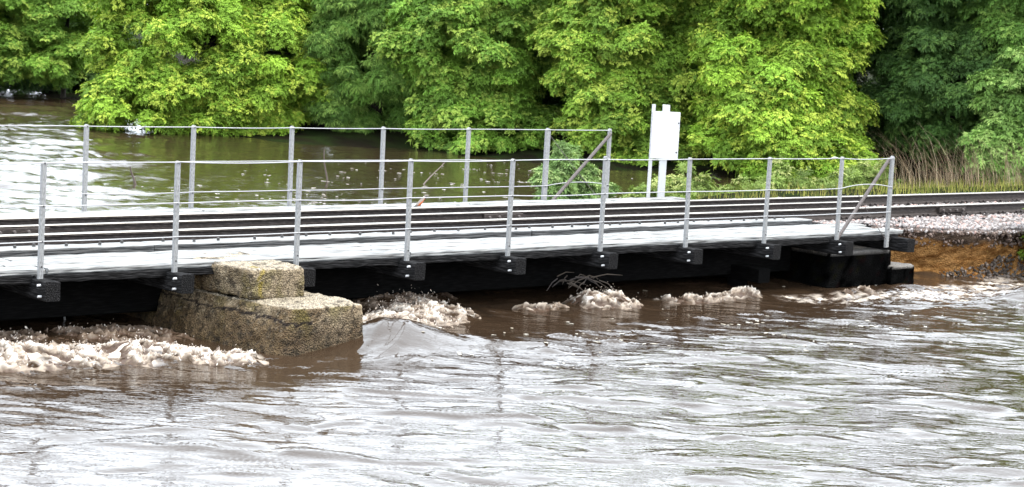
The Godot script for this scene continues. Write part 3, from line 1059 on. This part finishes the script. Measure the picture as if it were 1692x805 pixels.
func bird(at: Vector3) -> void:
	# one lofted body from bill to tail, then legs
	var o := thing("robin", "small orange-breasted bird perched on the far guard timber", "bird", at, -0.25)
	var rings := [ # x, y, half-width, half-height
		[0.118, 0.148, 0.001, 0.001], [0.098, 0.150, 0.006, 0.006], [0.092, 0.153, 0.016, 0.017], [0.076, 0.158, 0.024, 0.025], [0.058, 0.150, 0.025, 0.027], [0.042, 0.132, 0.027, 0.030],
		[0.022, 0.110, 0.043, 0.050], [-0.005, 0.088, 0.048, 0.054], [-0.035, 0.066, 0.042, 0.045], [-0.062, 0.046, 0.026, 0.024], [-0.085, 0.030, 0.018, 0.012], [-0.125, 0.004, 0.016, 0.005], [-0.165, -0.022, 0.018, 0.003], [-0.170, -0.025, 0.001, 0.001]]
	var v := PackedVector3Array()
	var col := PackedColorArray()
	var ix := PackedInt32Array()
	for i in rings.size():
		var r: Array = rings[i]
		for k in 12:
			var a := TAU * k / 12.0
			v.append(Vector3(r[0] + sin(a) * r[3] * 0.35, r[1] + sin(a) * r[3], cos(a) * r[2]))
			var c := Color(.17, .14, .12)
			if i <= 1: c = Color(.45, .30, .05)
			elif i <= 4: c = Color(.03, .027, .025)
			elif i <= 8 and sin(a) < 0.35: c = Color(.42, .10, .025)
			elif i >= 10: c = Color(.035, .032, .03)
			col.append(c)
	for i in rings.size() - 1:
		for k in 12:
			var a := i * 12 + k
			var b := i * 12 + (k + 1) % 12
			ix.append_array([a, a + 12, b, b, a + 12, b + 12])
	var st := SurfaceTool.new()
	st.create_from(array_mesh(v, ix, PackedVector3Array(), col), 0)
	st.generate_normals()
	part("body", st.commit(), M.bird, o)
	for s in [-1, 1]:
		part("leg", tube([Vector3(-0.005, 0.06, 0.014 * s), Vector3(-0.012, 0.03, 0.015 * s), Vector3(-0.003, 0.0, 0.016 * s), Vector3(0.02, 0.0, 0.018 * s)], [0.004, 0.003, 0.003, 0.002], 5), M.bolt, o)
		part("eye", lump(3, 0.0, 1.0, 1), M.bolt, o, Vector3(0.084, 0.161, 0.0205 * s), Basis().scaled(Vector3.ONE * 0.0042))

# ------------------------------------------------------------------ plants
# a twig of compound leaves; every leaflet is folded along its midrib
func spray_mesh(sd: int, leaves: int, per: int, ll: float, lw: float, reach: float, droop: float) -> ArrayMesh:
	var r := RandomNumberGenerator.new()
	r.seed = sd
	var v := PackedVector3Array()
	var col := PackedColorArray()
	var ix := PackedInt32Array()
	for i in leaves:
		var az := TAU * (i + r.randf()) / leaves
		var el := r.randf_range(-0.15, 0.7)
		var d := Vector3(cos(az) * cos(el), sin(el), sin(az) * cos(el))
		var start := d * reach * r.randf_range(0.05, 0.45)
		for k in per:
			var t := (k + 0.4) / per
			var side := -1.0 if k % 2 == 0 else 1.0
			var out := d.rotated(Vector3.UP, side * (0.85 if k < per - 1 else 0.1) + r.randf_range(-0.3, 0.3))
			out.y -= droop * (0.4 + t) + r.randf_range(-0.15, 0.25)
			out = out.normalized()
			var base := start + d * reach * t * 0.6 + Vector3(0, -droop * t * t * reach * 0.5, 0)
			var across := out.cross(Vector3.UP).normalized().rotated(out, r.randf_range(-0.6, 0.6))
			var up := across.cross(out)
			var l := ll * r.randf_range(0.75, 1.2)
			var w := lw * r.randf_range(0.8, 1.2)
			var o := v.size()
			v.append_array([base, base + out * l * 0.45 + across * w * 0.5 + up * w * 0.16, base + out * l - up * l * 0.12, base + out * l * 0.45 - across * w * 0.5 + up * w * 0.16])
			var g := r.randf_range(0.8, 1.15)
			for q in 4: col.append(Color(g * 1.02, g, g * 0.9))
			ix.append_array([o, o + 1, o + 2, o, o + 2, o + 3])
	return array_mesh(v, ix, PackedVector3Array(), col)

var sprays := {}
func make_sprays() -> void:
	sprays.maple = [spray_mesh(1, 8, 5, 0.062, 0.036, 0.15, 0.35), spray_mesh(2, 7, 6, 0.066, 0.036, 0.15, 0.5), spray_mesh(3, 9, 5, 0.058, 0.034, 0.16, 0.25)]
	sprays.ash = [spray_mesh(4, 7, 7, 0.08, 0.028, 0.2, 0.4), spray_mesh(5, 6, 8, 0.085, 0.027, 0.21, 0.6), spray_mesh(6, 7, 6, 0.078, 0.03, 0.18, 0.3)]
	sprays.willow = [spray_mesh(7, 7, 7, 0.11, 0.02, 0.22, 0.7), spray_mesh(8, 6, 8, 0.12, 0.02, 0.24, 0.8), spray_mesh(9, 7, 6, 0.1, 0.022, 0.2, 0.5)]
	sprays.fine = [spray_mesh(10, 8, 6, 0.06, 0.018, 0.13, 0.2), spray_mesh(11, 8, 6, 0.055, 0.02, 0.13, 0.3), spray_mesh(12, 9, 5, 0.06, 0.018, 0.12, 0.2)]

# crown = list of [centre (relative), radii]; boughs sit through its outer volume and carry twigs on their upper and outer sides
func tree(called: String, label: String, category: String, base: Vector3, trunk_h: float, trunk_r: float, crown: Array, kind: String, mat_: Material, colors: Array, dens: float, bough: float, sd: int, group := "") -> void:
	var r := RandomNumberGenerator.new()
	r.seed = sd
	var o := thing(called, label, category, base, 0.0, group)
	# trunk and limbs
	var pts := []
	var rr := []
	var bend := Vector3(r.randf_range(-0.3, 0.3), 0, r.randf_range(-0.3, 0.3))
	for i in 7:
		var t := i / 6.0
		pts.append(Vector3(bend.x * t * t, -0.4 + trunk_h * t, bend.z * t * t))
		rr.append(trunk_r * (1.25 - t * 0.95))
	part("trunk", tube(pts, rr, 9), M.bark, o)
	var places := [[], [], []]
	var tints := [[], [], []]
	for e in crown:
		var c: Vector3 = e[0]
		var rad: Vector3 = e[1]
		var lp := pts[3] as Vector3
		var limb := [lp.lerp(pts[1], r.randf() * 0.6)]
		limb.append((limb[0] as Vector3).lerp(c, 0.55) + Vector3(0, 0.15, 0))
		limb.append(c + Vector3(rad.x * 0.2, rad.y * 0.3, 0))
		part("limb", tube(limb, [trunk_r * 0.5, trunk_r * 0.33, trunk_r * 0.1], 6), M.bark, o)
		var area := 4.0 * PI * pow((pow(rad.x * rad.y, 1.6) + pow(rad.x * rad.z, 1.6) + pow(rad.y * rad.z, 1.6)) / 3.0, 1 / 1.6)
		var n_b2 := int(area * 0.82 / (bough * bough))
		for k in n_b2:
			var d := Vector3(r.randfn(), r.randfn(), r.randfn()).normalized()
			var depth := 1.0 - 0.38 * pow(r.randf(), 1.6)
			var bc := c + Vector3(d.x * rad.x, d.y * rad.y, d.z * rad.z) * depth * r.randf_range(0.92, 1.1)
			if bc.y + base.y < -0.75: continue
			var br := bough * r.randf_range(0.6, 1.25)
			var tone := r.randf_range(0.68, 1.2)
			var young := r.randf()
			var n_s := int(dens * br * br * 6.0)
			var high := bc.y + base.y > 4.6
			if high: n_s = int(n_s * 0.35)
			for q in n_s:
				var g := Vector3(r.randfn(), r.randfn() * 0.9 + 0.35, r.randfn()).normalized()
				g = (g + d * 0.45).normalized()
				var rr2 := br * (0.55 + 0.5 * r.randf())
				var p := bc + Vector3(g.x, g.y * 0.62, g.z) * rr2
				if p.y + base.y < -0.78: continue
				var up := (Vector3.UP * 0.9 + g * 0.7 + Vector3(r.randf_range(-0.4, 0.4), r.randf_range(-0.3, 0.3), r.randf_range(-0.4, 0.4))).normalized()
				var side := up.cross(Vector3(r.randf_range(-1, 1), r.randf_range(-1, 1), r.randf_range(-1, 1))).normalized()
				var b := Basis(side, up, side.cross(up)).scaled_local(Vector3.ONE * r.randf_range(0.65, 1.3) * (1.7 if high else 1.0))
				var i := r.randi() % 3
				places[i].append(Transform3D(b, p))
				var cc: Color = (colors[0] as Color).lerp(colors[1], clampf(young * 0.6 + r.randf() * 0.5, 0, 1)) * tone * (1.32 if kind == "maple" else 1.18)
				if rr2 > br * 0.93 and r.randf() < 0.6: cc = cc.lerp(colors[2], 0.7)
				tints[i].append(Color(cc.r, cc.g, cc.b, 1))
	var crown_node := Node3D.new()
	for i in 3:
		many("crown", sprays[kind][i], mat_, places[i], tints[i], o)
	crown_node.free()

func blades(called: String, label: String, category: String, spots: Array, h0: float, h1: float, w: float, lean: Vector3, c0: Color, c1: Color) -> void:
	var v := PackedVector3Array()
	var col := PackedColorArray()
	var ix := PackedInt32Array()
	for p in spots:
		var h := rng.randf_range(h0, h1)
		var a := rng.randf() * TAU
		var d := Vector3(cos(a), 0, sin(a)) * w
		var bend: Vector3 = (lean * rng.randf_range(0.2, 1.3) + Vector3(rng.randf_range(-0.3, 0.3), 0, rng.randf_range(-0.3, 0.3))) * h
		var c := c0.lerp(c1, rng.randf())
		var o := v.size()
		for k in 4:
			var t := k / 3.0
			var q: Vector3 = p + Vector3(0, h * t * (1.0 - 0.2 * t), 0) + bend * t * t
			var ww := 1.0 - t * 0.85
			v.append(q - d * ww)
			v.append(q + d * ww)
			col.append(c); col.append(c)
		for k in 3:
			var b := o + k * 2
			ix.append_array([b, b + 1, b + 2, b + 1, b + 3, b + 2])
	var o2 := part(called, array_mesh(v, ix, PackedVector3Array(), col), M.grass, self)
	tag(o2, label, category, "", "stuff")

func plants() -> void:
	make_sprays()
	var bright := [Color(.095, .18, .022), Color(.185, .295, .034), Color(.38, .45, .07)]
	var lush := [Color(.082, .165, .022), Color(.15, .27, .034), Color(.31, .41, .07)]
	var yellow := [Color(.11, .21, .02), Color(.21, .33, .035), Color(.42, .50, .07)]
	var deep := [Color(.036, .08, .018), Color(.06, .13, .026), Color(.105, .19, .04)]
	var mid := [Color(.06, .13, .022), Color(.115, .22, .036), Color(.22, .34, .07)]
	var sap := [Color(.075, .155, .026), Color(.13, .235, .045), Color(.27, .39, .11)]
	var E := func(x: float, y: float, z: float, a: float, b: float, c: float) -> Array: return [Vector3(x, y, z), Vector3(a, b, c)]
	var g := "trees along the flooded far bank"
	# the far-left bank
	tree("maple_tree", "bright green tree at the far left across the open water", "tree", Vector3(12.4, -0.75, -41.5), 4.5, 0.08, [E.call(-0.2, 1.4, 0.3, 1.7, 0.9, 1.5), E.call(0, 2.6, 0, 1.9, 1.9, 1.8), E.call(0.4, 3.9, -0.4, 1.6, 1.1, 1.6)], "maple", M.leaf, lush, 34, 0.55, 21, g)
	tree("maple_tree", "green tree beside the dark gap left of the big overhanging tree", "tree", Vector3(15.2, -0.75, -41.0), 4.8, 0.08, [E.call(-0.8, 1.5, 0.3, 1.2, 0.9, 1.3), E.call(0, 2.9, 0, 1.8, 1.7, 1.7), E.call(0.2, 3.9, 0, 1.5, 1.1, 1.5)], "maple", M.leaf, lush, 34, 0.55, 22, g)
	tree("dark_tree", "dark shaded tree filling the gap behind the far-left trees", "tree", Vector3(17.2, -0.7, -45.5), 6.5, 0.22, [E.call(0, 3.4, 0, 3.0, 2.6, 2.4), E.call(-4.0, 3.0, -0.5, 3.2, 2.6, 2.2), E.call(-1.5, 0.6, 1.2, 4.0, 1.0, 1.0)], "ash", M.leaf_dark, deep, 22, 0.7, 23, g)
	# the big overhanging tree
	tree("maple_tree", "big bright yellow-green tree overhanging the open water on the left", "tree", Vector3(12.2, -0.75, -27.0), 6.5, 0.24, [E.call(-1.3, 2.5, 0.4, 2.3, 2.2, 2.2), E.call(1.2, 1.6, 1.6, 1.7, 1.9, 1.6), E.call(0.4, 3.9, 0, 2.5, 1.3, 2.3), E.call(-0.5, 0.9, 1.2, 1.5, 1.1, 1.4), E.call(-2.7, 0.6, 0.9, 1.3, 0.9, 1.2)], "maple", M.leaf, yellow, 34, 0.55, 24, g)
	tree("willow_tree", "dark narrow-leaved tree right of the big overhanging tree", "tree", Vector3(15.4, -0.7, -23.6), 6.5, 0.2, [E.call(0, 2.0, 0, 1.7, 2.2, 1.7), E.call(0.3, 4.0, 0, 1.8, 1.3, 1.8)], "willow", M.leaf_dark, mid, 40, 0.55, 25, g)
	tree("maple_tree", "bright green tree with dark gaps behind the middle of the far rail", "tree", Vector3(16.6, -0.7, -20.6), 6.8, 0.24, [E.call(-0.9, 2.7, 0.3, 1.7, 1.5, 1.7), E.call(1.0, 3.3, 0.3, 1.7, 1.7, 1.6), E.call(0, 4.1, 0, 2.3, 1.3, 2.2), E.call(-0.3, 0.5, 1.0, 2.0, 0.7, 1.2), E.call(-0.2, 1.4, 0.2, 1.7, 1.2, 1.3)], "maple", M.leaf, lush, 34, 0.55, 26, g)
	tree("maple_tree", "bright tree left of the white board", "tree", Vector3(18.2, -0.7, -16.9), 7.0, 0.25, [E.call(-0.5, 3.2, 0.2, 1.6, 1.6, 1.6), E.call(0.9, 2.4, 0.5, 1.5, 1.8, 1.5), E.call(0.2, 4.9, 0, 2.2, 1.5, 2.1), E.call(-0.3, 1.2, 0.6, 1.5, 1.2, 1.3), E.call(0.3, 0.2, 0.9, 1.9, 0.7, 1.3)], "maple", M.leaf, bright, 34, 0.52, 27, g)
	tree("maple_tree", "bright yellow-green tree directly behind the white board", "tree", Vector3(19.8, -0.7, -12.9), 7.0, 0.25, [E.call(-0.5, 2.4, 0.1, 1.7, 2.2, 1.6), E.call(0.9, 3.3, -0.2, 1.6, 1.7, 1.6), E.call(0.9, 1.2, 0.3, 1.4, 1.3, 1.3), E.call(-0.2, 0.4, 1.0, 1.9, 0.8, 1.4), E.call(-1.3, 1.0, 0.9, 1.1, 1.1, 1.1), E.call(0.1, 5.3, 0, 2.2, 1.5, 2.1)], "maple", M.leaf, yellow, 34, 0.52, 28, g)
	# the right-hand trees, darker
	tree("ash_tree", "dark green tree in the shade right of the yellow-green tree", "tree", Vector3(24.2, -0.5, -10.9), 7.0, 0.25, [E.call(0, 2.4, 0, 1.9, 2.4, 1.8), E.call(0.2, 5.3, 0, 2.2, 1.5, 2.1)], "ash", M.leaf_dark, deep, 30, 0.6, 29, g)
	tree("ash_tree", "tall mid-green tree behind the pale sapling", "tree", Vector3(25.2, -0.5, -8.6), 7.5, 0.26, [E.call(0, 3.6, 0, 1.9, 1.6, 1.8), E.call(0, 5.6, 0, 2.3, 1.5, 2.1), E.call(0.6, 1.2, -0.6, 1.6, 1.4, 1.5)], "ash", M.leaf_dark, mid, 30, 0.6, 30, g)
	tree("ash_sapling", "pale grey-green leafy sapling behind the dry stems on the right", "sapling", Vector3(22.6, -0.4, -7.6), 3.4, 0.07, [E.call(0.1, 2.0, 0, 0.9, 1.0, 0.9), E.call(0.5, 0.7, 0.1, 0.9, 0.8, 0.8), E.call(-0.9, 0.6, 0.3, 0.7, 0.6, 0.7)], "ash", M.leaf_dark, sap, 40, 0.42, 31)
	tree("ash_tree", "green tree at the right edge behind the track", "tree", Vector3(26.6, -0.4, -6.2), 7.5, 0.26, [E.call(0, 3.4, 0, 1.8, 1.8, 1.8), E.call(0.2, 1.5, 0.3, 1.6, 1.3, 1.5), E.call(0, 5.6, 0, 2.3, 1.5, 2.3)], "ash", M.leaf_dark, mid, 30, 0.6, 32, g)
	# the deep shade behind them
	var back := [[20.5, -27.5], [22.5, -22.5], [24.0, -18.0], [26.5, -14.0], [29.0, -10.5], [30.5, -6.0], [19.0, -33.0]]
	var where := ["behind the big overhanging tree", "behind the middle trees", "behind the tree left of the white board", "behind the yellow-green tree", "behind the shaded tree on the right", "behind the trees at the right edge", "furthest up the left bank"]
	for k in back.size():
		tree("dark_tree", "deep green shade tree " + where[k], "tree", Vector3(back[k][0], -0.5, back[k][1]), 8.0, 0.3, [E.call(0, 2.6, 0, 2.7, 2.6, 2.4), E.call(0, 4.0, 0, 2.8, 1.3, 2.5)], "ash", M.leaf_dark, deep, 15, 0.75, 40 + k, "shade trees behind the far bank")
	# plants by the track
	tree("feathery_weed", "tall feathery pale green weed behind the thick far post", "plant", Vector3(5.6, -0.55, -5.1), 0.7, 0.012, [E.call(-0.5, 0.4, 0, 0.10, 0.34, 0.1), E.call(-0.3, 0.55, 0.1, 0.12, 0.5, 0.1), E.call(-0.1, 0.45, 0, 0.1, 0.4, 0.1), E.call(0.1, 0.6, -0.1, 0.12, 0.5, 0.1), E.call(0.3, 0.4, 0.1, 0.1, 0.35, 0.1), E.call(0.5, 0.3, 0, 0.1, 0.28, 0.1), E.call(0.9, 0.2, 0, 0.12, 0.22, 0.1)], "fine", M.leaf, [Color(.13, .22, .07), Color(.22, .33, .12), Color(.4, .5, .22)], 130, 0.11, 61)
	tree("leafy_shrub", "bright yellow-green shrub entering at the right edge by the cut bank", "shrub", Vector3(9.55, -0.75, 2.0), 0.9, 0.03, [E.call(0.2, 0.25, 0, 0.42, 0.38, 0.4), E.call(0.15, 0.95, 0.05, 0.4, 0.4, 0.4), E.call(0.4, 1.5, 0.05, 0.35, 0.3, 0.3)], "fine", M.leaf, yellow, 90, 0.22, 62)
	var spots := []
	for k in 4200:
		var x := rng.randf_range(6.2, 26.0)
		var z := rng.randf_range(-5.3, -3.2) - maxf(0.0, (x - 14.0) * 0.12) * rng.randf()
		if n_a.get_noise_2d(x * 1.3, z * 1.3) < -0.15 and x < 13.0: continue
		spots.append(Vector3(x, maxf(ground_at(x, z), -0.75), z))
	for k in 1500:
		var x := rng.randf_range(4.6, 16.0)
		var z := rng.randf_range(-6.2, -4.2)
		if n_a.get_noise_2d(x * 1.1 + 30.0, z * 1.1) < -0.05: continue
		spots.append(Vector3(x, -0.82, z))
	blades("weeds", "yellow-green grass and weeds growing along the far side of the track", "grass", spots, 0.06, 0.30, 0.007, Vector3(-0.4, 0, 0.3), Color(.10, .14, .02), Color(.38, .34, .09))
	var herb := [[7.3, -4.6, 0.32], [8.3, -5.0, 0.42], [9.6, -4.8, 0.3], [11.2, -5.2, 0.42], [12.6, -5.0, 0.34], [14.0, -5.4, 0.5]]
	for k in herb.size():
		var h: Array = herb[k]
		var place: String = ["just right of the end brace of the far rail", "left of the white board's posts", "right of the white board's thick post", "second past the white board", "third past the white board", "fourth past the white board, before the yellow grass"][k]
		tree("leafy_weed", "low pale green leafy weed growing " + place, "plant", Vector3(h[0], -0.6, h[1]), 0.5, 0.008, [E.call(-0.3, h[2] * 0.7, 0, 0.3, h[2] * 0.6, 0.25), E.call(0.05, h[2] * 1.1, 0, 0.13, h[2] * 0.8, 0.13), E.call(0.4, h[2] * 0.5, 0.1, 0.36, h[2] * 0.4, 0.25), E.call(0.55, h[2] * 1.0, 0.1, 0.1, h[2] * 0.6, 0.1)], "fine", M.leaf, [Color(.11, .17, .04), Color(.20, .27, .07), Color(.42, .44, .18)], 34, 0.13, 70 + k, "weeds behind the far rail")
	spots = []
	for k in 1100:
		var x := 14.0 + 14.0 * rng.randf()
		var z := -4.9 - 0.13 * (x - 14.0) + rng.randf_range(-0.8, 0.6)
		spots.append(Vector3(x, maxf(ground_at(x, z), -0.6), z))
	blades("dry_stems", "tan dry stems leaning over the grass before the right-hand trees", "grass", spots, 0.4, 1.7, 0.0055, Vector3(-0.85, 0, 0.1), Color(.14, .09, .05), Color(.42, .33, .22))

func flecks() -> void:
	var shapes := [lump(21, 0.5, 0.16, 1)]
	var places := []
	var colors := []
	for k in 900:
		var x: float
		var z: float
		if k < 550:
			var t := rng.randf()
			x = lerpf(1.0, 14.0, t) + rng.randfn() * 1.2
			z = lerpf(-9.0, -15.0, t) + rng.randfn() * 2.2
			if n_a.get_noise_2d((x * 0.8 - z * 0.6) * 2.4, (x * 0.6 + z * 0.8) * 0.5) < 0.08: continue
			if shore(x, z) > -0.1: continue
		else:
			x = rng.randf_range(-4.5, 6.0)
			z = 3.3 + rng.randfn() * 0.9 + x * 0.05
			if n_a.get_noise_2d(x * 1.2 + 5.0, z * 3.0) < 0.08: continue
		var sc := rng.randf_range(0.012, 0.05) * (0.6 if k < 550 else 0.4)
		places.append(Transform3D(Basis.from_euler(Vector3(0, rng.randf() * TAU, 0)).scaled_local(Vector3(sc * rng.randf_range(1, 2.4), sc, sc)), Vector3(x, water_at(x, z) + 0.003, z)))
		colors.append(Color(.22, .19, .14).lerp(Color(.5, .48, .43), rng.randf()))
	var o := many("foam_flecks", shapes[0], M.foam, places, colors, self)
	tag(o, "white foam flecks and scum drifting on the brown water", "foam", "", "stuff")

# ------------------------------------------------------------------
func _ready() -> void:
	rng.seed = 7
	for k in [[n_a, 0.55, 3, 11], [n_b, 0.55, 2, 12], [n_c, 0.6, 2, 13], [n_d, 0.5, 3, 14], [n_r, 0.5, 2, 15]]:
		k[0].noise_type = FastNoiseLite.TYPE_SIMPLEX_SMOOTH
		k[0].frequency = k[1]
		k[0].fractal_octaves = k[2]
		k[0].seed = k[3]
	for p in LAND: land_poly.append(Vector2(p[0], p[1]))

	var cam := Camera3D.new()
	cam.name = "camera"
	cam.fov = 14.335
	cam.near = 0.1
	cam.far = 1500.0
	var fwd := Vector3(0.65733, -0.11235, -0.74518)
	var right := Vector3(0.75289, 0.0549, 0.65586)
	cam.transform = Transform3D(Basis(right, right.cross(fwd) * -1.0 if right.cross(fwd).y < 0 else right.cross(fwd), -fwd).orthonormalized(), Vector3(-17.0, 2.565, 19.154))
	add_child(cam)
	cam.current = true
	var lens := CameraAttributesPhysical.new()
	lens.frustum_focal_length = 95.43
	lens.frustum_focus_distance = 21.0
	lens.frustum_near = 0.1
	lens.frustum_far = 1500.0
	lens.exposure_aperture = 8.0
	cam.attributes = lens

	var sky := ProceduralSkyMaterial.new()
	sky.sky_top_color = Color(0.93, 0.965, 1.0)
	sky.sky_horizon_color = Color(0.91, 0.945, 0.985)
	sky.sky_curve = 0.2
	sky.ground_bottom_color = Color(0.2, 0.2, 0.2)
	sky.ground_horizon_color = Color(0.7, 0.7, 0.7)
	sky.sun_angle_max = 1.0
	var e := Environment.new()
	e.background_mode = Environment.BG_SKY
	e.sky = Sky.new()
	e.sky.sky_material = sky
	e.tonemap_mode = Environment.TONE_MAPPER_LINEAR
	e.tonemap_exposure = 4.7
	e.sdfgi_enabled = true
	e.ssao_enabled = true
	e.ssil_enabled = true
	var we := WorldEnvironment.new()
	we.name = "world_environment"
	we.environment = e
	add_child(we)
	var sun := DirectionalLight3D.new()
	sun.name = "sun"
	sun.light_energy = 0.3
	sun.light_angular_distance = 20.0
	sun.light_color = Color(1.0, 0.97, 0.92)
	sun.shadow_enabled = true
	add_child(sun)
	sun.look_at_from_position(Vector3.ZERO, Vector3(-0.25, -1.0, -0.45))

	materials()
	river()
	ground()
	embankment()
	masonry()
	bridge()
	track()
	handrails()
	ballast()
	plants()
	foam()
	flecks()
	small_things()
